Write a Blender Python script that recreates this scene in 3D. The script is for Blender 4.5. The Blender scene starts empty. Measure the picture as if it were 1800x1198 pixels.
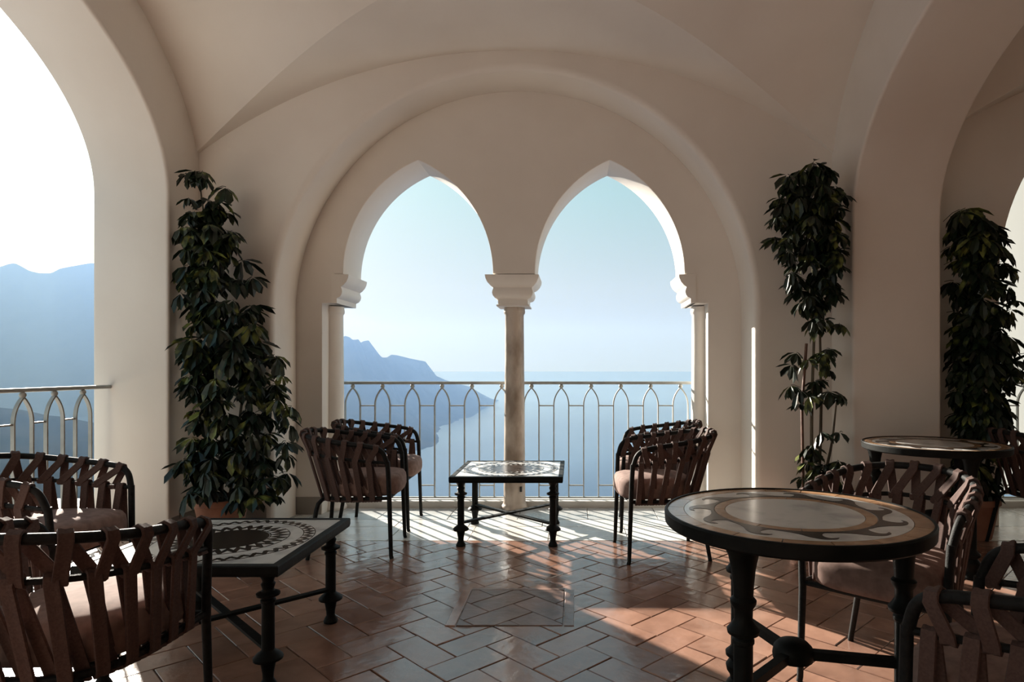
import bpy, bmesh, math, random
from mathutils import Vector, Matrix, noise as mnoise

# ------------------------------------------------------------------ camera
scene = bpy.context.scene
COL = scene.collection
F, PX, PY, H = 1130.0, 1009.0, 646.0, 1.18      # focal length (px), principal point, eye height
cam_data = bpy.data.cameras.new('camera')
cam_data.sensor_fit = 'HORIZONTAL'
cam_data.sensor_width = 36.0
cam_data.lens = 36.0 * F / 1800.0
cam_data.shift_x = -(PX - 900.0) / 1800.0
cam_data.shift_y = (PY - 599.0) / 1800.0
cam_data.clip_start = 0.05
cam_data.clip_end = 200000.0
cam = bpy.data.objects.new('camera', cam_data)
COL.objects.link(cam)
cam.location = (0, 0, H)
cam.rotation_euler = (math.pi / 2, 0, 0)
scene.camera = cam

# ------------------------------------------------------------------ light
SUN_AZ, SUN_EL = math.radians(39.7), math.radians(19.0)
SUN_DIR = Vector((-math.sin(SUN_AZ) * math.cos(SUN_EL), math.cos(SUN_AZ) * math.cos(SUN_EL), math.sin(SUN_EL)))
SUN_STRENGTH = 18.8
SKY_STRENGTH = 1.0
EXPOSURE = 0.0

world = bpy.data.worlds.new('world')
scene.world = world
world.use_nodes = True
wn, wl = world.node_tree.nodes, world.node_tree.links
wn.clear()
w_out = wn.new('ShaderNodeOutputWorld')
w_bg = wn.new('ShaderNodeBackground')
w_tc = wn.new('ShaderNodeTexCoord')
w_sep = wn.new('ShaderNodeSeparateXYZ')
wl.new(w_tc.outputs['Generated'], w_sep.inputs[0])
w_ramp = wn.new('ShaderNodeValToRGB')
wl.new(w_sep.outputs['Z'], w_ramp.inputs[0])
els = w_ramp.color_ramp.elements
els[0].position = 0.0; els[0].color = (.46, .50, .51, 1)
els[1].position = 1.0; els[1].color = (.16, .36, .56, 1)
for p, c in ((.06, (.49, .53, .53, 1)), (.12, (.52, .60, .60, 1)), (.26, (.41, .63, .655, 1)), (.5, (.31, .55, .66, 1))):
    e = els.new(p); e.color = c
w_dot = wn.new('ShaderNodeVectorMath'); w_dot.operation = 'DOT_PRODUCT'
wl.new(w_tc.outputs['Generated'], w_dot.inputs[0])
w_dot.inputs[1].default_value = SUN_DIR
def wmath(op, a, b):
    n = wn.new('ShaderNodeMath'); n.operation = op
    for i, v in enumerate((a, b)):
        if isinstance(v, (int, float)): n.inputs[i].default_value = v
        else: wl.new(v, n.inputs[i])
    return n.outputs[0]
w_d = wmath('MAXIMUM', w_dot.outputs['Value'], 0.0)
w_glow = wmath('ADD', wmath('MULTIPLY', wmath('POWER', w_d, 7.0), 0.5), wmath('MULTIPLY', wmath('POWER', w_d, 60.0), 2.5))
w_mix = wn.new('ShaderNodeMix'); w_mix.data_type = 'RGBA'; w_mix.blend_type = 'ADD'
w_mix.inputs['Factor'].default_value = 1.0
wl.new(w_ramp.outputs[0], w_mix.inputs[6])
w_cmb = wn.new('ShaderNodeCombineXYZ')
wl.new(w_glow, w_cmb.inputs[0])
wl.new(wmath('MULTIPLY', w_glow, .96), w_cmb.inputs[1])
wl.new(wmath('MULTIPLY', w_glow, .88), w_cmb.inputs[2])
wl.new(w_cmb.outputs[0], w_mix.inputs[7])
wl.new(w_mix.outputs[2], w_bg.inputs['Color'])
w_bg.inputs['Strength'].default_value = SKY_STRENGTH
wl.new(w_bg.outputs[0], w_out.inputs['Surface'])

sun_data = bpy.data.lights.new('sun', 'SUN')
sun_data.energy = SUN_STRENGTH
sun_data.color = (1.0, .93, .82)
sun_data.angle = math.radians(.6)
sun = bpy.data.objects.new('sun', sun_data)
COL.objects.link(sun)
sun.rotation_euler = SUN_DIR.to_track_quat('Z', 'Y').to_euler()
sun.location = (-8, 9, 8)

vs = scene.view_settings
vs.view_transform = 'Standard'
vs.look = 'None'
vs.exposure = EXPOSURE
vs.gamma = 1.0
vs.use_curve_mapping = False
scene.cycles.use_denoising = True
scene.cycles.max_bounces = 8
scene.cycles.diffuse_bounces = 5
scene.cycles.glossy_bounces = 4
scene.cycles.caustics_reflective = False
scene.cycles.caustics_refractive = False
scene.cycles.sample_clamp_indirect = 6.0

RND = random.Random(7)

def at(px, py, Y):
    return Vector(((px - PX) / F * Y, Y, H - (py - PY) / F * Y))

# ------------------------------------------------------------------ materials
def new_mat(name):
    m = bpy.data.materials.new(name); m.use_nodes = True
    nt = m.node_tree
    return m, nt.nodes, nt.links, nt.nodes['Principled BSDF']

def mat_noise(name, c1, c2, scale=4.0, rough=.6, bump=.0, bscale=40.0, metallic=0.0, spec=.5,
              obj_var=0.0, detail=6.0, bdist=.01, stretch=None, rough2=None, sharp=(.35, .65)):
    m, n, l, b = new_mat(name)
    tc = n.new('ShaderNodeTexCoord')
    src = tc.outputs['Object']
    if stretch:
        mp = n.new('ShaderNodeMapping'); mp.inputs['Scale'].default_value = stretch
        l.new(src, mp.inputs[0]); src = mp.outputs[0]
    if obj_var:
        oi = n.new('ShaderNodeObjectInfo')
        vm = n.new('ShaderNodeVectorMath'); vm.operation = 'ADD'
        cx = n.new('ShaderNodeVectorMath'); cx.operation = 'SCALE'; cx.inputs[0].default_value = (37, 19, 53)
        l.new(oi.outputs['Random'], cx.inputs['Scale'])
        l.new(src, vm.inputs[0]); l.new(cx.outputs[0], vm.inputs[1]); src = vm.outputs[0]
    ns = n.new('ShaderNodeTexNoise'); ns.inputs['Scale'].default_value = scale; ns.inputs['Detail'].default_value = detail
    l.new(src, ns.inputs['Vector'])
    rp = n.new('ShaderNodeValToRGB')
    rp.color_ramp.elements[0].position = sharp[0]; rp.color_ramp.elements[1].position = sharp[1]
    rp.color_ramp.elements[0].color = (*c1, 1); rp.color_ramp.elements[1].color = (*c2, 1)
    l.new(ns.outputs['Fac'], rp.inputs[0])
    out = rp.outputs[0]
    if obj_var:
        hs = n.new('ShaderNodeHueSaturation')
        mr = n.new('ShaderNodeMapRange'); mr.inputs[3].default_value = 1 - obj_var; mr.inputs[4].default_value = 1 + obj_var
        l.new(oi.outputs['Random'], mr.inputs[0]); l.new(mr.outputs[0], hs.inputs['Value'])
        l.new(out, hs.inputs['Color']); out = hs.outputs[0]
    l.new(out, b.inputs['Base Color'])
    b.inputs['Roughness'].default_value = rough
    if rough2 is not None:
        mr2 = n.new('ShaderNodeMapRange'); mr2.inputs[1].default_value = .3; mr2.inputs[2].default_value = .7
        mr2.inputs[3].default_value = rough; mr2.inputs[4].default_value = rough2
        l.new(ns.outputs['Fac'], mr2.inputs[0]); l.new(mr2.outputs[0], b.inputs['Roughness'])
    b.inputs['Metallic'].default_value = metallic
    b.inputs['Specular IOR Level'].default_value = spec
    if bump:
        nb = n.new('ShaderNodeTexNoise'); nb.inputs['Scale'].default_value = bscale; nb.inputs['Detail'].default_value = 4
        l.new(src, nb.inputs['Vector'])
        bp = n.new('ShaderNodeBump'); bp.inputs['Strength'].default_value = bump; bp.inputs['Distance'].default_value = bdist
        l.new(nb.outputs['Fac'], bp.inputs['Height']); l.new(bp.outputs[0], b.inputs['Normal'])
    return m

M = {}
M['plaster'] = mat_noise('plaster', (.72, .665, .605), (.78, .73, .672), 1.3, .85, .25, 7.0, spec=.2, bdist=.012)
M['plaster_dark'] = mat_noise('plaster_dark', (.25, .225, .20), (.31, .28, .25), 3.0, .8, .2, 20, spec=.25)
M['trim_plaster'] = mat_noise('trim_plaster', (.75, .70, .64), (.81, .765, .71), 3.0, .75, .15, 18, spec=.25)
M['ext_plaster'] = mat_noise('ext_plaster', (.30, .30, .28), (.36, .355, .33), 1.0, .9, .2, 6, stretch=(1, 1, .25))
M['terracotta'] = mat_noise('terracotta', (.20, .108, .078), (.36, .20, .14), 6.0, .13, .5, 13, obj_var=.18, bdist=.006, rough2=.26, spec=1.0, sharp=(.22, .78))
M['terracotta_old'] = mat_noise('terracotta_old', (.12, .075, .06), (.22, .13, .10), 7.0, .28, .55, 18, obj_var=.2, bdist=.006, spec=.55)
M['grout'] = mat_noise('grout', (.07, .05, .042), (.15, .11, .085), 20, .8)
M['pale_tile'] = mat_noise('pale_tile', (.64, .61, .56), (.74, .71, .66), 4.0, .20, .3, 10, obj_var=.08, bdist=.004, rough2=.34, spec=.6)
M['grey_tile'] = mat_noise('grey_tile', (.40, .40, .39), (.50, .50, .48), 4.0, .20, .3, 10, obj_var=.08, bdist=.004, rough2=.34, spec=.6)
M['kerb'] = mat_noise('kerb', (.62, .60, .56), (.72, .70, .66), 5, .6, .2, 25)
M['marble_col'] = mat_noise('marble_col', (.25, .19, .145), (.52, .44, .37), 7.0, .45, .5, 30, stretch=(1, 1, .45), detail=9, bdist=.008, sharp=(.38, .6))
M['iron'] = mat_noise('iron', (.003, .0035, .003), (.009, .009, .008), 14, .55, .3, 60, bdist=.002, spec=.12)
M['rail_paint'] = mat_noise('rail_paint', (.30, .31, .295), (.40, .41, .39), 12, .5, .15, 80, bdist=.001)
M['frame'] = mat_noise('chair_frame', (.004, .004, .0035), (.011, .0105, .010), 60, .65, .6, 260, bdist=.002, spec=.2)
M['strap'] = mat_noise('strap_cord', (.066, .038, .032), (.090, .054, .045), 160, .8, .3, 400, bdist=.001, obj_var=.12, spec=.25)
M['cushion'] = mat_noise('cushion_cloth', (.19, .125, .105), (.26, .175, .15), 30, .9, .4, 500, bdist=.001, spec=.2)
M['white_marble'] = mat_noise('white_marble', (.42, .41, .40), (.66, .645, .62), 9, .16, 0, obj_var=.06, detail=10, spec=.6, sharp=(.30, .52))
M['dark_stone'] = mat_noise('dark_stone', (.014, .010, .009), (.040, .026, .020), 30, .25, 0, obj_var=.2, spec=.35)
M['tan_stone'] = mat_noise('tan_stone', (.27, .145, .075), (.40, .235, .13), 16, .22, 0, obj_var=.14, spec=.6)
M['olive_stone'] = mat_noise('olive_stone', (.10, .085, .045), (.16, .13, .075), 16, .22, 0, obj_var=.1, spec=.6)
M['pot'] = mat_noise('pot_clay', (.26, .115, .07), (.36, .17, .11), 6, .8, .3, 30)
M['soil'] = mat_noise('soil', (.02, .014, .01), (.05, .035, .025), 40, .95, .8, 60)
M['bark'] = mat_noise('bark', (.06, .045, .03), (.14, .11, .075), 25, .85, .6, 60, stretch=(1, 1, .3))
M['cane'] = mat_noise('cane', (.10, .04, .025), (.17, .075, .045), 20, .6, .2, 40)
M['sea'] = mat_noise('sea', (.014, .048, .125), (.045, .10, .20), .0016, .25, 0, spec=.22, stretch=(1, .45, 1))
M['hill'] = mat_noise('hill', (.014, .022, .020), (.030, .034, .030), .006, 1.0, .0, spec=0, detail=10)
M['plaster_rear'] = mat_noise('plaster_rear', (.14, .125, .11), (.18, .16, .145), 2, .8, .2, 12)  # rear wall is out of view; toned dark to cut bounced light
M['plug'] = mat_noise('plug', (.006, .005, .005), (.012, .01, .01), 20, .5)

def leaf_mat(name):
    m, n, l, b = new_mat(name)
    tc = n.new('ShaderNodeTexCoord'); oi = n.new('ShaderNodeObjectInfo')
    cx = n.new('ShaderNodeVectorMath'); cx.operation = 'SCALE'; cx.inputs[0].default_value = (11, 23, 17)
    l.new(oi.outputs['Random'], cx.inputs['Scale'])
    ad = n.new('ShaderNodeVectorMath'); ad.operation = 'ADD'
    l.new(tc.outputs['Object'], ad.inputs[0]); l.new(cx.outputs[0], ad.inputs[1])
    ns = n.new('ShaderNodeTexNoise'); ns.inputs['Scale'].default_value = 11; ns.inputs['Detail'].default_value = 3
    l.new(ad.outputs[0], ns.inputs['Vector'])
    sm = n.new('ShaderNodeMath'); sm.operation = 'MULTIPLY_ADD'
    l.new(oi.outputs['Random'], sm.inputs[0]); sm.inputs[1].default_value = .22
    l.new(ns.outputs['Fac'], sm.inputs[2])
    rp = n.new('ShaderNodeValToRGB')
    e = rp.color_ramp.elements
    e[0].position = .40; e[0].color = (.004, .008, .004, 1)
    e[1].position = .86; e[1].color = (.19, .21, .05, 1)
    k = e.new(.70); k.color = (.011, .022, .008, 1)
    l.new(sm.outputs[0], rp.inputs[0]); l.new(rp.outputs[0], b.inputs['Base Color'])
    b.inputs['Roughness'].default_value = .38
    b.inputs['Specular IOR Level'].default_value = .4
    return m
M['leaf'] = leaf_mat('leaf')
M['petiole'] = mat_noise('petiole', (.03, .045, .015), (.06, .08, .03), 20, .6)

# ------------------------------------------------------------------ mesh helpers
class G:
    def __init__(s): s.v = []; s.f = []
    def add(s, v, f):
        o = len(s.v); s.v += [tuple(p) for p in v]; s.f += [tuple(i + o for i in q) for q in f]; return s
    def box(s, x0, x1, y0, y1, z0, z1):
        return s.add([(x0, y0, z0), (x1, y0, z0), (x1, y1, z0), (x0, y1, z0), (x0, y0, z1), (x1, y0, z1), (x1, y1, z1), (x0, y1, z1)],
                     [(3, 2, 1, 0), (4, 5, 6, 7), (0, 1, 5, 4), (1, 2, 6, 5), (2, 3, 7, 6), (3, 0, 4, 7)])
    def bbox(s, x0, x1, y0, y1, z0, z1, b):       # box with chamfered top edges
        return s.loft([[(x0, y0, z0), (x1, y0, z0), (x1, y1, z0), (x0, y1, z0)],
                       [(x0, y0, z1 - b), (x1, y0, z1 - b), (x1, y1, z1 - b), (x0, y1, z1 - b)],
                       [(x0 + b, y0 + b, z1), (x1 - b, y0 + b, z1), (x1 - b, y1 - b, z1), (x0 + b, y1 - b, z1)]])
    def loft(s, rings, closed=True, caps=True):
        n = len(rings[0]); v = [p for r in rings for p in r]; f = []
        for i in range(len(rings) - 1):
            for j in range(n if closed else n - 1):
                k = (j + 1) % n
                f.append((i * n + j, i * n + k, (i + 1) * n + k, (i + 1) * n + j))
        if caps and closed:
            f.append(tuple(reversed(range(n)))); f.append(tuple(range((len(rings) - 1) * n, len(rings) * n)))
        return s.add(v, f)
    def lathe(s, prof, n=20, c=(0, 0, 0)):
        return s.loft([[(c[0] + r * math.cos(2 * math.pi * k / n), c[1] + r * math.sin(2 * math.pi * k / n), c[2] + z) for k in range(n)] for r, z in prof])
    def tube(s, pts, r, n=8, closed=False, sect=None, up=None):
        pts = [Vector(p) for p in pts]; N = len(pts)
        rs = r if isinstance(r, (list, tuple)) else [r] * N
        tan = []
        for i in range(N):
            a = pts[(i - 1) % N] if closed or i > 0 else pts[i]
            b = pts[(i + 1) % N] if closed or i < N - 1 else pts[i]
            tan.append((b - a).normalized())
        ref = Vector(up) if up else (Vector((0, 0, 1)) if abs(tan[0].z) < .9 else Vector((1, 0, 0)))
        u = (ref - tan[0] * ref.dot(tan[0])).normalized(); rings = []
        for i in range(N):
            u = (u - tan[i] * u.dot(tan[i]))
            u = u.normalized() if u.length > 1e-6 else tan[i].orthogonal().normalized()
            w = tan[i].cross(u)
            if sect:
                rings.append([pts[i] + u * a + w * b for a, b in sect])
            else:
                rings.append([pts[i] + (u * math.cos(2 * math.pi * k / n) + w * math.sin(2 * math.pi * k / n)) * rs[i] for k in range(n)])
        if closed:
            rings.append(rings[0]); return s.loft(rings, caps=False)
        return s.loft(rings)
    def prism(s, poly, z0, z1):
        return s.loft([[(x, y, z0) for x, y in poly], [(x, y, z1) for x, y in poly]])
    def sphere(s, c, r, n=10, m=6, sz=1.0):
        return s.lathe([(max(r * math.sin(math.pi * i / m), 1e-4), -r * sz * math.cos(math.pi * i / m)) for i in range(m + 1)], n, c)
    def mesh(s, name, mat=None, smooth=False, angle=40):
        me = bpy.data.meshes.new(name)
        me.from_pydata(s.v, [], s.f)
        bm = bmesh.new(); bm.from_mesh(me)
        bmesh.ops.recalc_face_normals(bm, faces=bm.faces)
        bm.to_mesh(me); bm.free()
        if smooth:
            me.shade_smooth(); me.set_sharp_from_angle(angle=math.radians(angle))
        if mat: me.materials.append(M[mat] if isinstance(mat, str) else mat)
        me.update()
        return me

def obj(name, me, parent=None, loc=None, rot=None):
    o = bpy.data.objects.new(name, me); COL.objects.link(o)
    if parent: o.parent = parent
    if loc is not None: o.location = loc
    if rot is not None: o.rotation_euler = rot
    return o
def thing(name, label, cat, loc=(0, 0, 0), rz=0.0, group=None):
    o = bpy.data.objects.new(name, None); COL.objects.link(o)
    o.location = loc; o.rotation_euler = (0, 0, rz); o.empty_display_size = .1
    return tag(o, label, cat, group)
def tag(o, label, cat, group=None):
    o['label'] = label; o['category'] = cat
    if group: o['group'] = group
    return o
def struct(o, label=None):
    o['kind'] = 'structure'
    if label: o['label'] = label
    return o

BACK = Matrix(((1, 0, 0, 0), (0, 0, -1, 0), (0, 1, 0, 0), (0, 0, 0, 1)))   # local x,y,z -> X, Z, -Y
SIDE = Matrix(((0, 0, 1, 0), (1, 0, 0, 0), (0, 1, 0, 0), (0, 0, 0, 1)))    # local x,y,z -> Y, Z, X
def outline_wall(name, loops, a, b, orient, bevel, mat, res=4):
    """Wall of real thickness from 2D outlines; a..b is its extent along the thickness axis."""
    cu = bpy.data.curves.new(name, 'CURVE'); cu.dimensions = '2D'; cu.fill_mode = 'BOTH'
    cu.extrude = abs(b - a) / 2 - bevel; cu.bevel_depth = bevel; cu.bevel_resolution = res; cu.offset = -bevel
    for lp in loops:
        sp = cu.splines.new('POLY'); sp.points.add(len(lp) - 1)
        for p, (x, y) in zip(sp.points, lp): p.co = (x, y, 0, 1)
        sp.use_cyclic_u = True
    tmp = bpy.data.objects.new('tmp', cu); COL.objects.link(tmp)
    dg = bpy.context.evaluated_depsgraph_get(); dg.update()
    me = bpy.data.meshes.new_from_object(tmp.evaluated_get(dg))
    bpy.data.objects.remove(tmp); bpy.data.curves.remove(cu)
    mid = (a + b) / 2
    T = Matrix.Translation((0, mid, 0)) if orient is BACK else Matrix.Translation((mid, 0, 0))
    me.transform(T @ orient)
    me.materials.clear(); me.materials.append(M[mat])
    me.shade_smooth(); me.set_sharp_from_angle(angle=math.radians(35))
    me.name = name
    return struct(obj(name, me))

def arc(cx, cy, rx, ry, a0, a1, n):
    return [(cx + rx * math.cos(math.radians(a0 + (a1 - a0) * i / n)), cy + ry * math.sin(math.radians(a0 + (a1 - a0) * i / n))) for i in range(n + 1)]

# ------------------------------------------------------------------ room dimensions
YA, YB, YC = 4.78, 5.18, 5.62           # bay wall face, bifora wall face, outer face
XL, XLO = -2.79, -3.31                  # left wall inner / outer
XR, XRO = 1.918, 2.527                  # transverse arch on the right
XE = 7.24                               # far right wall
YR = -4.2                               # rear wall
ZT = 4.3
XC = -.485
STRIP = 4.39                            # where terracotta stops and pale tiles begin

# ------------------------------------------------------------------ floor
floor = struct(obj('floor', G().box(XLO, XE, YR, YC, -.25, -.010).mesh('floor', 'grout')),
               'floor of terracotta herringbone tiles with a pale tiled border')

def clip_poly(poly, nx, ny, d):          # keep nx*x+ny*y<=d
    out = []
    for i in range(len(poly)):
        p, q = poly[i], poly[(i + 1) % len(poly)]
        a, b = nx * p[0] + ny * p[1] - d, nx * q[0] + ny * q[1] - d
        if a <= 0: out.append(p)
        if a * b < 0:
            t = a / (a - b); out.append((p[0] + (q[0] - p[0]) * t, p[1] + (q[1] - p[1]) * t))
    return out
def parea(p):
    return abs(sum(p[i][0] * p[(i + 1) % len(p)][1] - p[(i + 1) % len(p)][0] * p[i][1] for i in range(len(p)))) / 2

TW, TL, GAP = .15, .30, .0035
def tile_geo(g, poly, z, b=.0022):
    cx = sum(p[0] for p in poly) / len(poly); cy = sum(p[1] for p in poly) / len(poly)
    k = 1 - b / (TW / 2)
    g.loft([[(x, y, -.012) for x, y in poly], [(x, y, z - b) for x, y in poly],
            [(cx + (x - cx) * k, cy + (y - cy) * k, z) for x, y in poly]])
base_rect = [(-TL / 2 + GAP / 2, -TW / 2 + GAP / 2), (TL / 2 - GAP / 2, -TW / 2 + GAP / 2), (TL / 2 - GAP / 2, TW / 2 - GAP / 2), (-TL / 2 + GAP / 2, TW / 2 - GAP / 2)]
gt = G(); tile_geo(gt, base_rect, 0.0)
TILE_ME = gt.mesh('tile', 'terracotta')
c45 = math.sqrt(.5)
tiles = []
for j in range(-70, 71):
    for n in range(-20, 21):
        for vert in (0, 1):
            if not vert: u, v = (j + 4 * n + 1) * TW, (j + .5) * TW
            else: u, v = (j + 4 * n + 3.5) * TW, (j + 1) * TW
            x, y = (u - v) * c45 - .48, (u + v) * c45 + 2.2
            if x < XLO - .1 or x > XE or y < YR - .1 or y > STRIP + .2: continue
            tiles.append((x, y, math.radians(45 + 90 * vert)))
def visible(x, y):
    if y < 2.25: return False
    px, py = PX + F * x / y, PY + F * H / y
    return -60 < px < 1860 and py < 1230 and not (y > 3.2 and x < XL)
def poly_of(t):
    x, y, a = t; c, s = math.cos(a), math.sin(a)
    return [(x + px * c - py * s, y + px * s + py * c) for px, py in base_rect]
vis, rest = [], []
for t in tiles:
    pl = poly_of(t)
    if min(p[1] for p in pl) > STRIP - .01: continue
    cut = max(p[1] for p in pl) > STRIP - .006
    (vis if visible(t[0], t[1]) else rest).append((t, pl, cut))
vis.sort(key=lambda q: q[0][1])
rest += vis[300:]; vis = vis[:300]
gr = G()
for t, pl, cut in vis:
    rr = (RND.uniform(-.006, .006), RND.uniform(-.006, .006), t[2]); z = RND.uniform(-.0012, .0012)
    if not cut:
        obj('tile', TILE_ME, floor, (t[0], t[1], z), rr)
    else:
        q = clip_poly(pl, 0, 1, STRIP - .006)
        if len(q) > 2 and parea(q) > .0015:
            g = G(); tile_geo(g, q, z); obj('tile', g.mesh('tile', 'terracotta'), floor)
for t, pl, cut in rest:
    q = clip_poly(pl, 0, 1, STRIP - .006)
    if len(q) > 2 and parea(q) > .0015: tile_geo(gr, q, RND.uniform(-.0015, .0015))
fo = obj('tile_field', gr.mesh('tile_field', 'terracotta'), floor); fo['kind'] = 'stuff'

# pale border tiles
def pale_row(x0, x1, y0, y1, w, off, mat):
    x = x0 - off * w
    while x < x1 - .02:
        a, b = max(x, x0) + .0025, min(x + w, x1) - .0025
        if b - a > .03:
            cx, cy = (a + b) / 2, (y0 + y1) / 2
            g = G().bbox(a - cx, b - cx, y0 + .0025 - cy, y1 - .0025 - cy, -.012, 0, .002)
            obj('border_tile', g.mesh('border_tile', mat), floor, (cx, cy, RND.uniform(-.0008, .0008)), (RND.uniform(-.003, .003), RND.uniform(-.003, .003), 0))
        x += w
pale_row(XL, XR, STRIP, YA, .55, .25, 'pale_tile')
pale_row(-2.30, 1.40, YA, 5.0, .55, .25, 'pale_tile')
pale_row(-2.30, 1.40, 5.0, 5.42, .55, .62, 'grey_tile')
pale_row(XR, 6.9, STRIP, YA, .55, .4, 'pale_tile')
pale_row(3.1, 6.5, YA, 5.42, .55, .1, 'grey_tile')

# inspection cover let into the tiles
hatch = struct(thing('trim_1', 'square inspection cover of dark tiles set into the floor', 'floor cover', (-.295, 3.17, 0)))
del hatch['category']
HW, HD = .245, .235
obj('cover', G().bbox(-HW, HW, -HD, HD, -.01, .0015, .001).mesh('cover', 'grout'), hatch)
for t in tiles:
    q = [(x + .295 + .07, y - 3.17 + .05) for x, y in poly_of(t)]
    for cnx, cny, cd in ((1, 0, HW), (-1, 0, HW), (0, 1, HD), (0, -1, HD)):
        q = clip_poly(q, cnx, cny, cd - .003)
        if len(q) < 3: break
    if len(q) > 2 and parea(q) > .0012:
        g = G(); tile_geo(g, q, RND.uniform(.0042, .0056)); obj('cover_tile', g.mesh('cover_tile', 'terracotta_old'), hatch)
for k, (a, b, c, d) in enumerate(((-HW - .05, -HW - .004, -HD, HD), (HW + .004, HW + .05, -HD, HD), (-HW, HW, HD + .004, HD + .03))):
    obj('border_strip', G().bbox(a, b, c, d, -.01, .005 - .0008 * k, .002).mesh('border_strip', ('terracotta', 'terracotta_old', 'terracotta_old')[k]), hatch)

# ------------------------------------------------------------------ walls
XA, RA, ZA = -.446, 1.792, 1.611
loop = [(XLO, 0), (XA - RA, 0)] + arc(XA, ZA, RA, RA, 180, 0, 64) + [(XA + RA, 0), (XRO - .02, 0), (XRO - .02, ZT), (XLO, ZT)]
struct(outline_wall('wall_back', [loop], YA, YB + .03, BACK, .045, 'plaster', 6), 'cream plaster wall with wide round arch recess')

HWB, RISE, ZS = .603, .916, 1.937
RB = (RISE * RISE + HWB * HWB) / (2 * HWB)
def pointed(cx, n=20):
    amax = math.degrees(math.asin(RISE / RB))
    left = arc(cx - HWB + RB, ZS, RB, RB, 180, 180 - amax, n)
    right = arc(cx + HWB - RB, ZS, RB, RB, amax, 0, n)
    return left + right[1:]
JL, JR = -2.03, 1.08
CL, CR = XC - .7725, XC + .7725
loop = [(XLO, 0), (JL, 0), (JL, 1.70), (CL - HWB - .07, 1.70), (CL - HWB - .07, ZS)] + pointed(CL) + pointed(CR) + \
       [(CR + HWB + .07, ZS), (CR + HWB + .07, 1.70), (JR, 1.70), (JR, 0), (XRO - .02, 0), (XRO - .02, ZT), (XLO, ZT)]
struct(outline_wall('wall_arcade', [loop], YB, YC, BACK, .006, 'plaster', 2), 'cream plaster wall with twin pointed arch openings')

EY, EA, EZ, EB = 2.6, 1.82, 2.37, 1.10
loop = [(YR - .3, 0), (-1.75 - EA, 0)] + arc(-1.75, EZ, EA, EB, 180, 0, 48) + [(-1.75 + EA, 0), (EY - EA, 0)] + arc(EY, EZ, EA, EB, 180, 0, 64) + [(EY + EA, 0), (YA + .02, 0), (YA + .02, ZT), (YR - .3, ZT)]  # the rear arch is out of view, added to let in more light
struct(outline_wall('wall_left', [loop], XLO, XL, SIDE, .02, 'plaster', 3), 'thick left wall with a large arched opening')
loop = [(.1, 0), (EY - EA, 0)] + arc(EY, 2.22, EA, 1.05, 180, 0, 64) + [(EY + EA, 0), (YA + .02, 0), (YA + .02, ZT), (.1, ZT)]
struct(outline_wall('wall_right', [loop], XR, XRO, SIDE, .02, 'plaster', 3), 'thick transverse arch between the two vaulted bays')

# right-hand bay
X2 = XRO + 2.354
loop = [(XRO - .02, 0), (3.17, 0)] + arc(4.78, 1.85, 1.61, 1.61, 180, 0, 48) + [(6.39, 0), (XE, 0), (XE, ZT), (XRO - .02, ZT)]
struct(outline_wall('wall_back_right', [loop], YA, YC, BACK, .02, 'plaster', 3), 'shaded back wall of the right bay with round arch opening')
struct(obj('wall_far_right', G().box(XE - .02, XE + .3, YR, YC, -.1, ZT).mesh('wall_far_right', 'plaster')))
struct(obj('wall_rear', G().box(XLO, XE, YR - .3, YR, -.1, ZT).mesh('wall_rear', 'plaster_rear')))
struct(obj('roof', G().box(XLO, XE + .3, YR - .3, YC, ZT - .02, ZT + .2).mesh('roof', 'plaster')))  # unseen slab added so no sun leaks in over the vaults

# ------------------------------------------------------------------ vaults
def vault(name, xc, x0, x1, label):
    zb = lambda y: 2.5 + 1.4 * math.sqrt(max(0, 1 - ((y - 2.6) / 2.2) ** 2))
    ar = lambda x: 3.54 - 4 + math.sqrt(16 - (x - xc) ** 2)
    zl = lambda x, y: ar(x) + .1 * (YA - y)
    NX = 72; ga, gb = [], []
    for i in range(NX + 1):
        x = x0 + (x1 - x0) * i / NX
        lo, hi = 2.6, 4.799
        for _ in range(40):
            m = (lo + hi) / 2
            if zb(m) > zl(x, m): lo = m
            else: hi = m
        yg = lo
        th0, th1 = math.pi, math.acos(min(1, (yg - 2.6) / 2.2))
        ga.append([(x, 2.6 + 2.2 * math.cos(th0 + (th1 - th0) * k / 40), 2.5 + 1.4 * math.sin(th0 + (th1 - th0) * k / 40)) for k in range(41)])
        gb.append([(x, yg + (4.90 - yg) * k / 10, zl(x, yg + (4.90 - yg) * k / 10)) for k in range(11)])
    g = G(); g.loft(ga, closed=False); g.loft(gb, closed=False)
    return struct(obj(name, g.mesh(name, 'plaster', True, 80)), label)
vault('ceiling', -.436, XL - .05, XR + .05, 'plastered vault with a lunette over the arcade')
vault('ceiling', X2, XRO - .05, XE + .02, 'plastered vault of the dim right bay')
struct(obj('ceiling_rear', G().box(XL, XE, YR, .36, 3.5, 3.62).box(XL, XE, .30, .36, 2.48, 3.6).mesh('ceiling_rear', 'plaster')))

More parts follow.
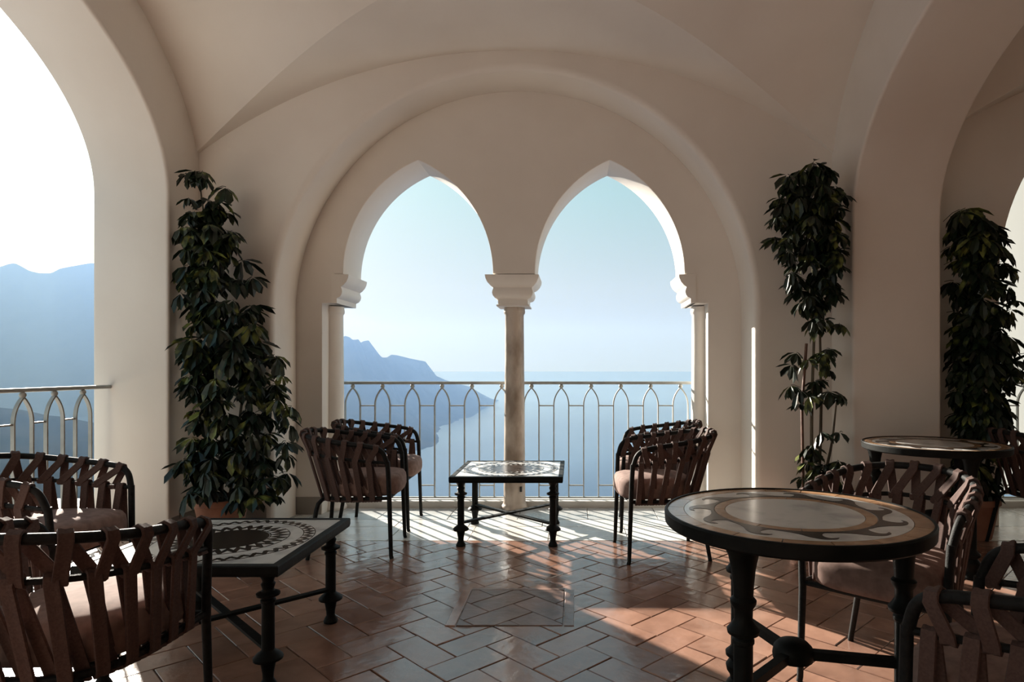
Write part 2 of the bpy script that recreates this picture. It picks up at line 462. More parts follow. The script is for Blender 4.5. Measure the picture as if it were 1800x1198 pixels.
# ------------------------------------------------------------------ kerb and skirting
struct(obj('trim_2', G().bbox(JL - .02, JR + .02, 5.42, 5.63, -.02, .055, .006).mesh('trim_2', 'kerb')), 'low white stone kerb under the railing')
struct(obj('trim_3', G().bbox(3.12, 6.45, 5.42, 5.63, -.02, .055, .006).mesh('trim_3', 'kerb')), 'low white stone kerb under the right bay railing')
def skirt(name, boxes, label):
    g = G()
    for b in boxes: g.box(*b)
    struct(obj(name, g.mesh(name, 'plaster_dark')), label)
skirt('baseboard_back', [(XL, XA - RA - .05, YA - .006, YA + .05, -.005, .14), (XA + RA + .05, XR, YA - .006, YA + .05, -.005, .14)], 'taupe painted skirting band on the back wall')
skirt('baseboard_arcade', [(XA - RA - .02, JL - .008, YB - .006, YB + .05, -.005, .14), (JR + .008, XA + RA + .02, YB - .006, YB + .05, -.005, .14)], 'taupe painted skirting band inside the arch recess')
skirt('baseboard_left', [(XL - .05, XL + .006, EY + EA + .03, YA, -.005, .14)], 'taupe painted skirting band on the left pier')

# ------------------------------------------------------------------ columns and corbels
CAP = [(.217, 1.930), (.214, 1.905), (.200, 1.872), (.176, 1.845), (.157, 1.832), (.157, 1.824), (.163, 1.810), (.166, 1.792), (.160, 1.768), (.146, 1.750),
       (.128, 1.742), (.122, 1.738), (.122, 1.700), (.134, 1.696), (.134, 1.684)]
def square_loft(prof, dy):
    g = G(); base = .217
    g.loft([[(-w, -(dy - base + w), z), (w, -(dy - base + w), z), (w, dy - base + w, z), (-w, dy - base + w, z)] for w, z in prof])
    return g
col = thing('column', 'veined marble column between the twin pointed arches', 'column', (XC - .015, 5.40, 0))
obj('capital', square_loft(CAP, .235).mesh('capital', 'trim_plaster', True, 30), col)
SH = [(.108, 0), (.112, .012), (.108, .03), (.098, .04), (.094, .06), (.091, .10)] + [(.091 - .013 * k / 8, .10 + 1.52 * k / 8) for k in range(1, 9)] + [(.088, 1.635), (.090, 1.65), (.088, 1.665), (.084, 1.69)]
obj('shaft', G().lathe(SH, 28).mesh('shaft', 'marble_col', True, 50), col)
obj('socket_plug', G().box(.052, .070, -.088, -.062, .155, .195).mesh('socket_plug', 'plug'), col)
for sx, xx, lab in ((-1, JL, 'half column at the left jamb beside two chairs'), (1, JR, 'half column at the sunlit right jamb')):
    c = thing('half_column', lab, 'column', (xx + sx * -.012, 5.40, 0))
    obj('shaft', G().lathe([(r * .98, z) for r, z in SH], 24).mesh('shaft', 'trim_plaster', True, 50), c)
for k, (sx, edge) in enumerate(((1, CL - HWB), (-1, CR + HWB))):
    pr = [(edge - sx * .09, 1.936)] + [(edge + sx * (w - .1695), z) for w, z in CAP[:-2]] + [(edge - sx * .09, 1.700)]
    g = G(); g.loft([[(x, YB - .012, z) for x, z in pr], [(x, YC + .01, z) for x, z in pr]])
    struct(obj('trim_%d' % (4 + k), g.mesh('corbel', 'trim_plaster', True, 30)), ('moulded corbel under the left pointed arch', 'moulded corbel under the right pointed arch')[k])

# ------------------------------------------------------------------ railings
def gothic_path(hw=.064, z0=.065, zs=.86, za=1.008, n=8):
    rise = za - zs; R = (rise * rise + hw * hw) / (2 * hw); am = math.degrees(math.asin(rise / R))
    L = [(x, z) for x, z in arc(-hw + R, zs, R, R, 180, 180 - am, n)]
    Rr = [(x, z) for x, z in arc(hw - R, zs, R, R, am, 0, n)]
    return [(-hw, z0)] + L, Rr + [(hw, z0)]
SECT = [(-.005, -.011), (.005, -.011), (.005, .011), (-.005, .011)]
def gothic_mesh():
    g = G()
    for half in gothic_path():
        g.tube([(x, 0, z) for x, z in half], 0, sect=SECT, up=(1, 0, 0))
    return g.mesh('gothic_bar', 'rail_paint')
GOTH = gothic_mesh()
BALL = G().sphere((0, 0, 1.022), .019, 10, 6).mesh('finial_ball', 'rail_paint', True)
def railing(label, group, x0, n, sp, xa, xb, place, rz, feet=()):
    r = thing('balcony_railing', label, 'railing', place, rz, group)
    obj('top_rail', G().tube([(xa, 0, 1.05), (xb, 0, 1.05)], .013, 10).mesh('top_rail', 'rail_paint', True), r)
    obj('bottom_rail', G().box(xa, xb, -.012, .012, .062, .074).mesh('bottom_rail', 'rail_paint'), r)
    LK = G().box(.064, sp - .064, -.006, .006, -.005, .005).mesh('link', 'rail_paint')
    for i in range(n):
        x = x0 + sp * i
        obj('gothic_bar', GOTH, r, (x, 0, 0)); obj('finial_ball', BALL, r, (x, 0, 0))
        if i < n - 1:
            obj('link', LK, r, (x, 0, .855)); obj('link', LK, r, (x, 0, .172))
    for fx in feet:
        obj('foot_ball', G().sphere((fx, -.06, .048), .022, 10, 6).tube([(fx, -.06, .05), (fx, 0, .068)], .006, 6).mesh('foot_ball', 'rail_paint', True), r)
    return r
GR = 'pale grey gothic balcony railings'
railing('pale grey iron railing of small pointed arches behind the marble column', GR, -1.899, 12, .2557, JL, JR, (0, 5.52, 0), 0, (-1.66, .655))
railing('pale grey iron railing in the large left arch opening', GR, -4.175, 15, .228, -(EY + EA), -(EY - EA), (-3.19, 0, 0), -math.pi / 2)
railing('pale grey iron railing in the right bay behind the plant', GR, 3.36, 12, .2557, 3.17, 6.39, (0, 5.52, 0), 0)

# ------------------------------------------------------------------ chairs
def catmull(pts, n):
    P = [Vector(p) for p in pts]; P = [P[0] * 2 - P[1]] + P + [P[-1] * 2 - P[-2]]
    out = []
    for i in range(1, len(P) - 2):
        for k in range(n):
            t = k / n; a, b, c, d = P[i - 1:i + 3]
            out.append(.5 * (2 * b + (c - a) * t + (2 * a - 5 * b + 4 * c - d) * t * t + (3 * b - a - 3 * c + d) * t ** 3))
    return out + [P[-2]]
def mirrored(half):
    return [(-x, y, z) for x, y, z in reversed(half[1:])] + list(half)
TOP = catmull(mirrored([(0, -.335, .768), (.12, -.317, .763), (.215, -.24, .748), (.262, -.11, .727), (.276, .04, .708), (.274, .14, .692), (.266, .198, .660), (.252, .226, .585)]), 6)
MID = catmull(mirrored([(0, -.297, .652), (.11, -.279, .648), (.196, -.205, .638), (.240, -.09, .623), (.252, .05, .608), (.252, .224, .590)]), 6)
SEAT = catmull(mirrored([(0, -.215, .365), (.09, -.203, .365), (.165, -.15, .365), (.208, -.04, .365), (.226, .1, .367), (.240, .232, .372)]), 6)
class Path:
    def __init__(s, pts):
        s.p = pts; s.d = [0]
        for a, b in zip(pts, pts[1:]): s.d.append(s.d[-1] + (b - a).length)
    def at(s, u):                       # u in -1..1, by length
        L = (u + 1) / 2 * s.d[-1]
        for i in range(len(s.p) - 1):
            if L <= s.d[i + 1] or i == len(s.p) - 2:
                t = (L - s.d[i]) / (s.d[i + 1] - s.d[i]); return s.p[i].lerp(s.p[i + 1], max(0, min(1, t))), (s.p[i + 1] - s.p[i]).normalized()
PT, PM, PS = Path(TOP), Path(MID), Path(SEAT)
def outn(tan):
    return Vector((tan.y, -tan.x, 0)).normalized()
SW = .0175                              # half width of a strap
SSEC = [(-SW, .0), (-SW + .002, .0048), (-SW + .008, .0052), (0, .0026), (SW - .008, .0052), (SW - .002, .0048), (SW, .0),
        (SW - .002, -.0048), (SW - .008, -.0052), (0, -.0026), (-SW + .008, -.0052), (-SW + .002, -.0048)]
def band(P1, u1, r1, P2, ua, ub, r2):
    """Flat piped strap hung over rail P1 at u1: outer leg to P2 at ua, inner leg to P2 at ub."""
    up = Vector((0, 0, 1)); th = .005
    c, t = P1.at(u1); n = outn(t); e = r1 + th
    ca, ta = P2.at(ua); na = outn(ta); ea = r2 + th
    cb, tb = P2.at(ub); nb = outn(tb)
    raw = [(ca - na * ea * .75 + up * ea * .5, ta), (ca - na * ea * .75 - up * ea * .6, ta), (ca - up * ea, ta), (ca + na * ea * .75 - up * ea * .6, ta), (ca + na * ea + up * .006, ta),
           (c + n * e - up * .006, t), (c + n * e * .75 + up * e * .66, t), (c + up * e, t), (c - n * e * .75 + up * e * .66, t), (c - n * e - up * .006, t),
           (cb - nb * ea + up * .006, tb), (cb - nb * ea * .75 - up * ea * .6, tb), (cb - up * ea, tb), (cb + nb * ea * .6 - up * ea * .7, tb)]
    rings = []; N = len(raw)
    for i in range(N):
        p, w = raw[i]
        tan = (raw[min(N - 1, i + 1)][0] - raw[max(0, i - 1)][0]).normalized()
        w = (w - tan * w.dot(tan)).normalized(); h = tan.cross(w)
        rings.append([p + w * a + h * b for a, b in SSEC])
    return G().loft(rings)
def chair_parts():
    parts = []
    parts.append(('top_rail', G().tube(TOP, .0145, 10).mesh('top_rail', 'frame', True)))
    parts.append(('mid_rail', G().tube(MID, .0095, 8).mesh('mid_rail', 'frame', True)))
    fr = G().tube(SEAT, .0115, 8); fr.tube([(-.24, .232, .372), (0, .240, .372), (.24, .232, .372)], .0115, 8)
    for yy in (-.12, .02, .15): fr.tube([(-.2 - .02 * (yy > -.1), yy, .367), (.2 + .02 * (yy > -.1), yy, .367)], .008, 6)
    parts.append(('seat_frame', fr.mesh('seat_frame', 'frame', True)))
    for s in (-1, 1):
        parts.append(('leg', G().tube([(s * .248, .252, 0), (s * .246, .247, .018), (s * .241, .236, .35), (s * .246, .231, .50), (s * .252, .226, .60)], [.0125, .012, .0145, .0145, .0145], 10).mesh('leg', 'frame', True)))
        parts.append(('leg', G().tube([(s * .10, -.165, .356), (s * .145, -.195, .352), (s * .168, -.213, .330), (s * .18, -.221, .29), (s * .206, -.238, .15), (s * .232, -.256, .015), (s * .234, -.258, 0)],
                                      [.012, .0125, .013, .0135, .013, .012, .0125], 10).mesh('leg', 'frame', True)))
    ring = []
    for sc_, z in ((.90, .378), (.97, .386), (1.0, .410), (1.0, .45), (.985, .475), (.94, .493), (.80, .504), (.5, .510), (.1, .512)):
        rr = []
        for k in range(40):
            a = 2 * math.pi * k / 40; ca, sa = math.cos(a), math.sin(a)
            ex = .5 if sa > 0 else .72
            x = .222 * math.copysign(abs(ca) ** ex, ca) * (1 if sa > 0 else 1 - .12 * sa * sa); y = .235 * math.copysign(abs(sa) ** ex, sa)
            rr.append((x * sc_, .05 + y * sc_, z))
        ring.append(rr)
    parts.append(('cushion', G().loft(ring).mesh('cushion', 'cushion', True, 60)))
    N = 15
    du = 1.68 / (N - 1)
    cl = lambda q, m: max(-m, min(m, q))
    for i in range(N):
        u = -.84 + du * i
        um = u * 1.02
        parts.append(('strap', band(PT, u, .0145, PM, cl(um - du * .12, .96), cl(um + du * .80, .96), .0095).mesh('strap', 'strap', True)))
        v = cl(u * 1.05 - du * .38, .95)
        parts.append(('strap', band(PM, v, .0095, PS, cl(v - du * .04, .96), cl(v + du * .48, .96), .0115).mesh('strap', 'strap', True)))
    return parts
CHAIR = chair_parts()
def place_chair(x, y, face, label, group):
    """face = direction the seat looks towards (x, y)."""
    rz = math.atan2(-face[0], face[1])
    t = thing('armchair', label, 'chair', (x, y, 0), rz, group)
    for nm, me in CHAIR: obj(nm, me, t)
CG = 'strap-woven armchairs on the terrace'
place_chair(.55, 4.13, (-1, -.11), 'strap armchair right of the small mosaic table, nearer the camera', CG)
place_chair(.60, 4.83, (-1, .06), 'strap armchair right of the small mosaic table, nearest the railing', CG)
place_chair(-1.40, 4.20, (1, .09), 'strap armchair left of the small mosaic table, nearer the camera', CG)
place_chair(-1.455, 4.87, (1, .05), 'strap armchair left of the small mosaic table, nearest the railing', CG)
place_chair(-2.41, 2.92, (1, .0), 'strap armchair against the left arch railing, sun stripes on its cushion', CG)
place_chair(-1.45, 1.88, (-.02, 1), 'strap armchair in the bottom left foreground, back to the camera', CG)
place_chair(1.20, 2.44, (-.67, -.74), 'strap armchair tucked behind the large round table, straps lit pink', CG)
place_chair(1.09, 1.45, (-.67, .75), 'strap armchair cut off by the bottom right corner', CG)
place_chair(3.09, 4.17, (1, .1), 'strap armchair in the right bay, cut off by the right edge', CG)

# ------------------------------------------------------------------ tables
def ring_prism(r0, r1, a0, a1, z0, z1, n=6):
    p = [(r0 * math.cos(a0 + (a1 - a0) * k / n), r0 * math.sin(a0 + (a1 - a0) * k / n)) for k in range(n + 1)] + \
        [(r1 * math.cos(a1 + (a0 - a1) * k / n), r1 * math.sin(a1 + (a0 - a1) * k / n)) for k in range(n + 1)]
    return G().prism(p, z0, z1)
def annulus(r0, r1, z0, z1, n=64):
    return G().loft([[(r * math.cos(2 * math.pi * k / n), r * math.sin(2 * math.pi * k / n), z) for k in range(n)] for r, z in ((r0, z0), (r1, z0), (r1, z1), (r0, z1), (r0, z0))], caps=False)
LOWLEG = [(.030, 0), (.032, .008), (.026, .022), (.019, .034), (.020, .055), (.027, .092), (.030, .100), (.052, .106), (.053, .114), (.040, .128), (.028, .136), (.023, .142),
          (.0225, .312), (.027, .318), (.027, .326), (.020, .332), (.041, .342), (.042, .350), (.024, .358), (.020, .366), (.026, .384), (.020, .392), (.022, .402), (.030, .416), (.044, .428)]
def square_table():
    P = []
    S = .37
    for a in range(4):
        c, s = math.cos(a * math.pi / 2), math.sin(a * math.pi / 2)
        g = G(); sec = [(S - .028, .428), (S, .428), (S + .003, .440), (S + .003, .464), (S, .468), (S - .028, .468)]
        l0 = [(x, -x, z) for x, z in sec]; l1 = [(x, x, z) for x, z in sec]
        g.loft([[(x * c - y * s, x * s + y * c, z) for x, y, z in r] for r in (l0, l1)])
        P.append(('edge_bar', g.mesh('edge_bar', 'iron')))
    P.append(('slab', G().box(-S + .028, S - .028, -S + .028, S - .028, .440, .4655).mesh('slab', 'white_marble')))
    P.append(('centre_disc', G().lathe([(.15, .464), (.15, .4665)], 48).mesh('centre_disc', 'dark_stone')))
    P.append(('inner_band', annulus(.153, .232, .464, .4665).mesh('inner_band', 'dark_stone')))
    P.append(('outer_band', annulus(.283, .333, .464, .4665).mesh('outer_band', 'dark_stone')))
    def tri(r0, r1, da, mat):
        return G().prism([(r0 * math.cos(-da), r0 * math.sin(-da)), (r1, 0), (r0 * math.cos(da), r0 * math.sin(da))], .465, .4672).mesh('mosaic_triangle', mat)
    n1, n2 = 28, 44
    t1 = tri(.228, .194, math.pi / n1 * .72, 'white_marble'); t2 = tri(.158, .188, math.pi / n1 * .66, 'white_marble')
    t3 = tri(.287, .307, math.pi / n2 * .66, 'white_marble'); t4 = tri(.329, .310, math.pi / n2 * .66, 'white_marble')
    for n, ts in ((n1, (t1, t2)), (n2, (t3, t4))):
        for k in range(n):
            for q, t in enumerate(ts): P.append(('mosaic_triangle', t, 2 * math.pi * (k + .5 * q) / n))
    leg = G().lathe(LOWLEG, 18).mesh('leg', 'iron', True, 35)
    Q = .305
    for sx in (-1, 1):
        for sy in (-1, 1): P.append(('leg', leg, 0, (sx * Q, sy * Q, 0)))
    for sgn in (-1, 1):
        g = G().tube([(-Q, -Q * sgn, .150 + .004 * sgn), (Q, Q * sgn, .150 + .004 * sgn)], 0, sect=[(-.006, -.017), (.006, -.017), (.006, .017), (-.006, .017)])
        P.append(('stretcher', g.mesh('stretcher', 'iron')))
    return P
def put(P, name, label, cat, loc, rz, group):
    t = thing(name, label, cat, loc, rz, group)
    for p in P:
        obj(p[0], p[1], t, p[3] if len(p) > 3 else None, (0, 0, p[2]) if len(p) > 2 else None)
    return t
SQ = square_table()
put(SQ, 'coffee_table', 'low square mosaic table in front of the marble column', 'table', (-.445, 4.565, 0), 0, 'square mosaic coffee tables')
put(SQ, 'coffee_table', 'low square mosaic table at the left with dark centre disc', 'table', (-1.435, 2.68, 0), 0, 'square mosaic coffee tables')

ROUNDLEG = [(.048, 0), (.050, .012), (.040, .030), (.030, .040), (.032, .055), (.042, .07), (.046, .09), (.036, .105), (.030, .112), (.046, .125), (.047, .138), (.034, .15), (.027, .16),
            (.027, .40), (.031, .405), (.031, .415), (.026, .422), (.044, .432), (.046, .442), (.034, .456), (.026, .47), (.027, .50), (.036, .515), (.037, .525), (.028, .535), (.030, .57), (.034, .61), (.042, .65), (.055, .678)]
def round_table():
    P = []; R = .405; Z = .718
    P.append(('rim', G().loft([[(r * math.cos(2 * math.pi * k / 72), r * math.sin(2 * math.pi * k / 72), z) for k in range(72)] for r, z in
             ((.20, .678), (R - .006, .678), (R, .684), (R + .002, .716), (R - .002, .722), (R - .009, .722), (R - .009, .700), (.20, .700))]).mesh('rim', 'iron', True, 30)))
    P.append(('centre_disc', G().lathe([(.211, .69), (.211, Z)], 64).mesh('centre_disc', 'white_marble')))
    for k in range(12):
        a = 2 * math.pi * k / 12
        P.append(('inner_ring_tile', ring_prism(.2125, .245, .006, 2 * math.pi / 12 - .006, .69, Z + .0003).mesh('inner_ring_tile', 'tan_stone') if k == 0 else P[-1][1], a))
    P.append(('wave_ring', annulus(.2465, .343, .69, Z).mesh('wave_ring', 'white_marble')))
    for k in range(18):
        a = 2 * math.pi * k / 18
        P.append(('outer_ring_tile', ring_prism(.3445, .3955, .004, 2 * math.pi / 18 - .004, .69, Z + .0002).mesh('outer_ring_tile', 'tan_stone') if k == 0 else P[-1][1], a))
    crv = catmull([(0, .10, 0), (.30, .16, 0), (.52, .36, 0), (.68, .68, 0), (.84, .86, 0), (1.02, .84, 0), (1.10, .68, 0)], 4) + \
          catmull([(1.06, .70, 0), (.96, .72, 0), (.89, .58, 0), (.89, .36, 0), (.94, .18, 0), (1.0, .10, 0)], 4)
    n = 11
    pol = []
    for p in crv: pol.append((p.x, p.y))
    pol += [(1.0 - .1 * k, -.02) for k in range(11)]
    pts = []
    for u, v in pol:
        a = u * 2 * math.pi / n; r = .249 + v * .090
        pts.append((r * math.cos(a), r * math.sin(a)))
    wm = G().prism(pts, .71, Z + .0012).mesh('wave_inlay', 'dark_stone')
    for k in range(n): P.append(('wave_inlay', wm, 2 * math.pi * k / n))
    leg = G().lathe(ROUNDLEG, 20).mesh('leg', 'iron', True, 35)
    for k in range(3):
        a = 2 * math.pi * k / 3
        P.append(('leg', leg, 0, (.325 * math.cos(a), .325 * math.sin(a), 0)))
        g = G().tube([(.02 * math.cos(a), .02 * math.sin(a), .270), (.325 * math.cos(a), .325 * math.sin(a), .270)], 0, sect=[(-.014, -.014), (.014, -.014), (.014, .014), (-.014, .014)])
        P.append(('stretcher', g.mesh('stretcher', 'iron')))
    P.append(('hub', G().lathe([(.05, .248), (.062, .252), (.064, .268), (.060, .290), (.045, .305), (.02, .312), (.002, .313)], 24).mesh('hub', 'iron', True, 50)))
    return P
RT = round_table()
RG = 'round mosaic tables on iron legs'
put(RT, 'round_table', 'large round mosaic table with wave border in the right foreground', 'table', (.700, 2.055, 0), math.radians(107), RG)
put(RT, 'round_table', 'round mosaic table beside the pier, behind the armchair', 'table', (2.20, 3.93, 0), math.radians(35), RG)

# ------------------------------------------------------------------ plants
def leaf_cluster(seed, L, n, pet):
    r = random.Random(seed); g = G(); gp = G()
    # origin at the stem; petiole runs along +X, slightly up; leaflets droop around its tip
    tip = Vector((pet, 0, pet * .35))
    g.tube([(0, 0, 0), (pet * .6, 0, pet * .3), tip], .0022, 3)
    npet = len(g.f)
    for k in range(n):
        a = 2 * math.pi * (k + r.uniform(-.2, .2)) / n
        l = L * r.uniform(.8, 1.1); w = l * r.uniform(.15, .19)
        dr = r.uniform(.35, 1.05); bend = r.uniform(.1, .45)
        h = Vector((math.cos(a), math.sin(a), 0)); s = Vector((-math.sin(a), math.cos(a), 0))
        def pt(t, off, dz=0):
            e = dr + bend * (t - .5)
            return tip + (h * math.cos(e) - Vector((0, 0, math.sin(e)))) * (l * t) + s * off + (h * math.sin(e) + Vector((0, 0, math.cos(e)))) * dz
        v = [pt(.10, 0), pt(.42, w * .8, .007), pt(.42, 0, -.002), pt(.42, -w * .8, .007), pt(.75, w, .005), pt(.75, 0, -.004), pt(.75, -w, .005), pt(1.0, 0)]
        g.add(v, [(0, 2, 1), (0, 3, 2), (1, 2, 5, 4), (2, 3, 6, 5), (4, 5, 7), (5, 6, 7)])
    me = g.mesh('leaf', 'leaf')
    me.materials.append(M['petiole'])
    return me
CLUST = [leaf_cluster(s, RND.uniform(.10, .135), RND.choice((7, 7, 8)), RND.uniform(.04, .10)) for s in range(10)]
def plant(label, loc, stems, env, n, seed, lim, big=1.0, pot_r=.18, pot_h=.28, cane=None, tilt=(0, 0)):
    """stems: list of polylines (local); env: list of (z, cx, cy, rx, ry, weight)."""
    r = random.Random(seed)
    t = thing('potted_schefflera', label, 'plant', loc, 0, 'potted umbrella plants along the walls')
    p = obj('pot', G().lathe([(pot_r * .68, 0), (pot_r * .70, .01), (pot_r * .92, pot_h - .05), (pot_r * .93, pot_h - .045), (pot_r, pot_h - .04), (pot_r, pot_h), (pot_r * .92, pot_h), (pot_r * .90, pot_h - .04)], 32).mesh('pot', 'pot', True, 40), t)
    obj('soil', G().lathe([(pot_r * .9, pot_h - .05), (pot_r * .9, pot_h - .035), (.01, pot_h - .02)], 24).mesh('soil', 'soil', True), p)
    for s in stems:
        sp = catmull(s, 5); k = len(sp)
        obj('stem', G().tube(sp, [.013 - .008 * i / (k - 1) for i in range(k)], 7).mesh('stem', 'bark', True), t)
    if cane: obj('cane', G().tube(cane, .011, 8).mesh('cane', 'cane', True), t)
    tot = sum(e[5] for e in env[:-1])
    for i in range(n):
        q = r.random() * tot; k = 0
        while q > env[k][5] and k < len(env) - 2: q -= env[k][5]; k += 1
        a, b = env[k], env[k + 1]; f = r.random()
        z, cx, cy, rx, ry = (a[m] + (b[m] - a[m]) * f for m in range(5))
        an = r.uniform(-math.pi, math.pi); rad = math.sqrt(r.random())
        x, y = cx + rx * rad * math.cos(an), cy + ry * rad * math.sin(an)
        x = max(lim[0] + .07 - loc[0], min(lim[1] - .07 - loc[0], x)); y = min(lim[2] - .08 - loc[1], y)
        o = obj('leaf', CLUST[r.randrange(len(CLUST))], t, (x, y, z), None)
        # leaves face outward and towards the light
        d = Vector((x - cx, (y - cy) - .08, 0)); yaw = math.atan2(d.y, d.x) + r.uniform(-.6, .6)
        dx, dy = math.cos(yaw), math.sin(yaw)          # turn leaves away from a wall close behind them
        if loc[0] + x - lim[0] < .24: dx = abs(dx) + .2
        if lim[1] - loc[0] - x < .24: dx = -abs(dx) - .2
        if lim[2] - loc[1] - y < .26: dy = -abs(dy) - .3
        yaw = math.atan2(dy, dx)
        pitch = r.uniform(-.35, .35)
        o.rotation_euler = (r.uniform(-.3, .3), pitch, yaw)
        s = r.uniform(.85, 1.2) * big; o.scale = (s, s, s)
    return t
# local x/z of outlines measured at each plant's depth
plant('tall bushy umbrella plant in a clay pot beside the left pier', (-2.45, 4.47, 0),
      [[(0, 0, .2), (-.03, .05, 1.0), (-.08, .02, 1.8), (-.14, -.02, 2.45)], [(.05, 0, .2), (.12, .03, .9), (.2, 0, 1.5)], [(-.05, .03, .2), (-.12, .05, 1.0), (-.1, .04, 2.0), (-.02, 0, 2.3)]],
      [(.27, .13, -.06, .28, .14, .65), (.55, .10, -.05, .34, .17, .62), (1.0, .08, -.04, .34, .17, .60), (1.35, .02, -.02, .28, .16, .5), (1.75, -.06, 0, .23, .15, .42), (2.1, -.10, 0, .18, .13, .16), (2.42, -.15, 0, .16, .09, .06), (2.52, -.22, -.02, .08, .05, .0)],
      299, 11, (XL, 0, YA), 1.15)
plant('slender umbrella plant with bare lower stems by the right corner', (1.65, 4.46, 0),
      [[(0, 0, .2), (.0, .0, .9), (.03, .03, 1.5), (.03, .02, 2.1), (.02, 0, 2.45)], [(.05, .02, .2), (.08, .04, .9), (.07, .03, 1.5), (.1, .02, 2.0)], [(.03, .02, .2), (.12, -.02, .6), (.16, -.03, .95)]],
      [(.24, .06, -.04, .17, .12, .28), (.52, .12, -.03, .13, .10, .10), (.9, .10, -.03, .12, .10, .08), (1.1, .02, -.02, .15, .12, .14), (1.3, .06, 0, .16, .12, .18), (1.6, .06, .02, .16, .12, .4), (1.8, .05, -.02, .25, .14, .75), (2.15, .04, -.02, .28, .15, .75), (2.42, .03, 0, .22, .12, .18), (2.54, .03, 0, .12, .08, 0)],
      215, 23, (0, XR, YA), pot_r=.17, cane=[(-.05, .02, .2), (-.055, .04, .9), (-.02, .05, 1.35)])
plant('dark bushy umbrella plant behind the pier in the right bay', (2.78, 4.50, 0),
      [[(0, 0, .2), (.0, .02, 1.0), (-.02, .0, 1.8), (-.05, 0, 2.2)], [(.05, 0, .2), (.06, .0, .9), (.1, 0, 1.15), (.28, 0, 1.25)]],
      [(.28, -.06, .04, .13, .12, .42), (.75, -.04, .02, .16, .15, .5), (1.0, .0, 0, .19, .16, .4), (1.26, .02, 0, .20, .15, .36), (1.55, .02, 0, .20, .15, .45), (1.9, -.02, 0, .18, .14, .26), (2.15, -.06, 0, .15, .12, .12), (2.28, -.08, 0, .13, .08, 0), (1.05, .24, 0, .12, .08, .05), (1.28, .24, 0, .12, .08, 0)],
      265, 37, (XRO, 9, YA), 1.15)

# ------------------------------------------------------------------ outside: added bounce slab and sun screen, sea, hills, haze
struct(obj('bounce_slab', G().box(-6.2, XLO - .002, -8, 5.9, -.4, -.02).mesh('bounce_slab', 'kerb')), 'unseen pale slab added outside the left arches to bounce light')  # hidden slab added to reflect sunlight up onto the vault
def cloth_mat():
    m, n, l, b = new_mat('screen_cloth')
    tc = n.new('ShaderNodeTexCoord'); mp = n.new('ShaderNodeMapping'); mp.inputs['Scale'].default_value = (1, 1, .12)
    ns = n.new('ShaderNodeTexNoise'); ns.inputs['Scale'].default_value = 3.0; ns.inputs['Detail'].default_value = 5
    l.new(tc.outputs['Object'], mp.inputs[0]); l.new(mp.outputs[0], ns.inputs['Vector'])
    rp = n.new('ShaderNodeValToRGB')
    rp.color_ramp.elements[0].color = (.135, .14, .135, 1); rp.color_ramp.elements[1].color = (.165, .165, .155, 1)
    l.new(ns.outputs['Fac'], rp.inputs[0])
    tr = n.new('ShaderNodeBsdfTranslucent'); df = n.new('ShaderNodeBsdfDiffuse'); df.inputs['Color'].default_value = (.40, .40, .38, 1)
    l.new(rp.outputs[0], tr.inputs['Color'])
    ad = n.new('ShaderNodeAddShader'); l.new(tr.outputs[0], ad.inputs[0]); l.new(df.outputs[0], ad.inputs[1])
    l.new(ad.outputs[0], n['Material Output'].inputs['Surface'])
    return m
M['cloth'] = cloth_mat()
bl = thing('sun_screen', 'pale backlit blind added behind the right bay railing to block sun', 'screen', (4.78, 5.70, .06))  # translucent sheet added to keep direct sun out of the right bay
obj('sheet', G().add([(-1.72 + 3.44 * k / 24, .006 * math.sin(k * 1.3), z) for z in (.02, 3.5) for k in range(25)], [(k, k + 1, k + 26, k + 25) for k in range(24)]).mesh('sheet', 'cloth', True), bl)
obj('cassette', G().bbox(-1.76, 1.76, -.075, .05, 3.48, 3.60, .01).mesh('cassette', 'rail_paint'), bl)
obj('bottom_bar', G().bbox(-1.73, 1.73, -.012, .012, 0, .03, .004).mesh('bottom_bar', 'rail_paint'), bl)

sea = G().add([(60000 * math.cos(2 * math.pi * k / 96), 60000 * math.sin(2 * math.pi * k / 96), -350) for k in range(96)], [tuple(range(96))])
struct(obj('sea', sea.mesh('sea', 'sea')), 'calm blue sea far below')

def hill(name, ridge, shore, label, back=1500, rows=26, rough=60, seed=3):
    """Terrain lofted from a ridge line down to its shore; both in world metres."""
    n = 240
    def resample(P):
        P = [Vector(p) for p in P]; d = [0]
        for a, b in zip(P, P[1:]): d.append(d[-1] + (b - a).length)
        out = []
        for i in range(n + 1):
            L = d[-1] * i / n; k = 0
            while k < len(P) - 2 and d[k + 1] < L: k += 1
            out.append(P[k].lerp(P[k + 1], (L - d[k]) / max(1e-6, d[k + 1] - d[k])))
        return out
    A, B = resample(ridge), resample(shore)
    rings = []
    for j in range(-6, rows + 1):
        row = []
        for i in range(n + 1):
            a, b = A[i], B[i]
            if j < 0:
                t = -j / 6
                p = a + Vector((0, back * t, -(a.z + 380) * t))
            else:
                t = j / rows
                p = a.lerp(b, t)
                p.z = a.z + (b.z - a.z) * (1 - (1 - t) ** 1.9)
                w = math.sin(math.pi * min(1, t * 1.15)) if t < .87 else (1 - t) / .13 * .4
                q = Vector((p.x / 420 + seed, p.y / 420, seed * 1.7))
                p += Vector((mnoise.noise(q * 2.1) * rough * 1.2 * w, 0, (mnoise.noise(q) * 1.4 + mnoise.noise(q * 2.7) * .8 + mnoise.noise(q * 6) * .35) * rough * w))
            row.append(tuple(p))
        rings.append(row)
    g = G().loft(rings, closed=False)
    return struct(obj(name, g.mesh(name, 'hill', True, 60)), label)
SEAZ = -352
def shore_pt(px, py):
    Y = F * 352 / (py - PY); return Vector(((px - PX) / F * Y, Y, SEAZ))
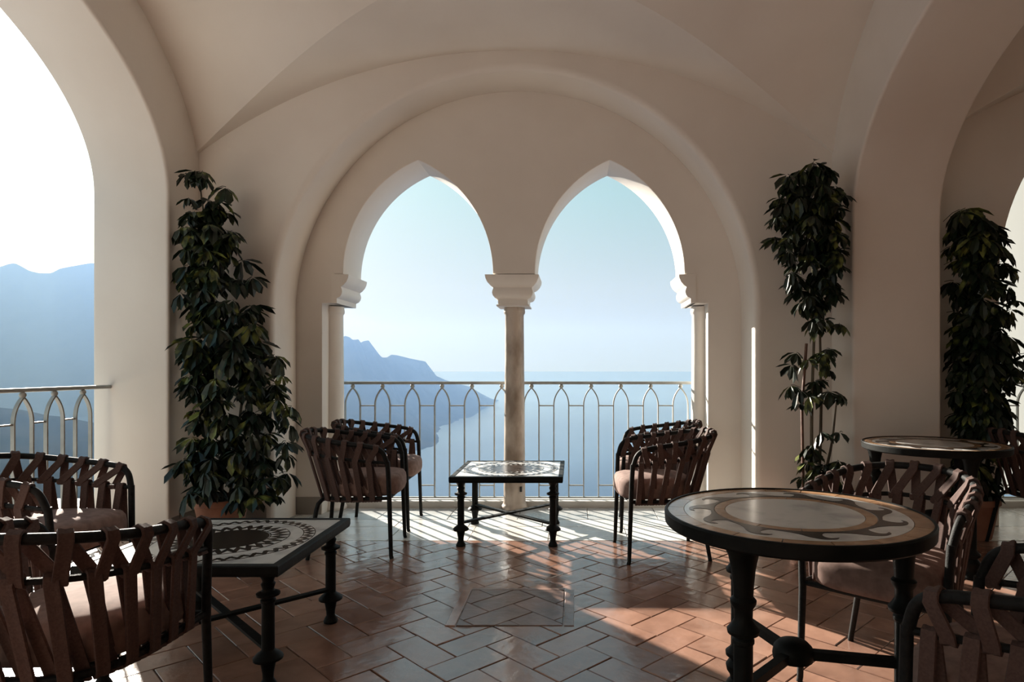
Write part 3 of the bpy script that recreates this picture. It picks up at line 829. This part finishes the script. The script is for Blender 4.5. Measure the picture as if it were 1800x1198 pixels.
hill('headland', [at(470, 600, 5300), at(560, 602, 5300), at(590, 596, 5300), at(607, 590, 5300), at(614, 592, 5300), at(620, 597, 5300), at(630, 596, 5300), at(634, 602, 5300), at(640, 599, 5300), at(648, 598, 5300), at(654, 606, 5320),
                  at(662, 619, 5340), at(672, 628, 5360), at(680, 628, 5380), at(688, 623, 5400), at(698, 624, 5420), at(722, 630, 5450), at(748, 635, 5500), at(752, 650, 5520), at(766, 660, 5560), at(784, 668, 5600), at(806, 674, 5700), at(828, 680, 5800), at(838, 688, 5860), at(842, 696, 5900), at(848, 697, 5900), at(854, 699, 5910), at(857, 712, 5950)],
     [shore_pt(200, 960), shore_pt(420, 900), shore_pt(560, 850), shore_pt(680, 822), shore_pt(744, 806), shore_pt(772, 795), shore_pt(786, 772), shore_pt(776, 758), shore_pt(800, 745), shore_pt(834, 732), shore_pt(848, 722), shore_pt(858, 713)],
     'steep blue headland running down into the sea', rough=16, seed=3)
hill('mountain_ridge', [at(-900, 380, 6500), at(-500, 400, 6500), at(-200, 450, 6500), at(-60, 470, 6500), at(0, 469, 6500), at(14, 464, 6500), at(26, 462, 6500), at(38, 468, 6500), at(52, 476, 6500), at(70, 480, 6500), at(90, 480, 6500), at(105, 472, 6500), at(125, 468, 6500), at(160, 462, 6500), at(230, 470, 6500), at(330, 520, 6500), at(450, 560, 6500), at(560, 600, 6400)],
     [shore_pt(-900, 740), shore_pt(-400, 738), shore_pt(0, 735), shore_pt(200, 735), shore_pt(420, 735), shore_pt(560, 735)],
     'hazy mountain ridge seen through the left arch', rough=22, seed=8)
hill('near_slope', [at(-900, 640, 2600), at(-300, 690, 2500), at(0, 716, 2400), at(40, 720, 2400), at(70, 728, 2400), at(110, 732, 2350), at(165, 752, 2300), at(330, 800, 2200)],
     [shore_pt(-2200, 1300), shore_pt(-1000, 1250), shore_pt(0, 1150), shore_pt(330, 1000)],
     'closer wooded slope below the left railing', back=900, rough=14, seed=15)

hz = bpy.data.materials.new('haze'); hz.use_nodes = True
hn, hl = hz.node_tree.nodes, hz.node_tree.links
hn.clear()
ho = hn.new('ShaderNodeOutputMaterial')
SIG = 2.2e-4
hs = hn.new('ShaderNodeVolumeScatter'); hs.inputs['Color'].default_value = (.26, .46, 1, 1); hs.inputs['Density'].default_value = .66 * SIG; hs.inputs['Anisotropy'].default_value = .15
ha = hn.new('ShaderNodeVolumeAbsorption'); ha.inputs['Color'].default_value = (.55, .40, .10, 1); ha.inputs['Density'].default_value = .3 * SIG
hd = hn.new('ShaderNodeAddShader')
hl.new(hs.outputs[0], hd.inputs[0]); hl.new(ha.outputs[0], hd.inputs[1]); hl.new(hd.outputs[0], ho.inputs['Volume'])
hp = [(-14000, -349), (14000, -349), (14000, 420), (-1900, 420), (-4300, 1500), (-14000, 1500)]
haze = obj('haze', G().loft([[(x, 900, z) for x, z in hp], [(x, 6950, z) for x, z in hp]]).mesh('haze', hz))
haze['kind'] = 'stuff'; haze['label'] = 'thin blue haze over the sea and hills'; haze['category'] = 'haze'
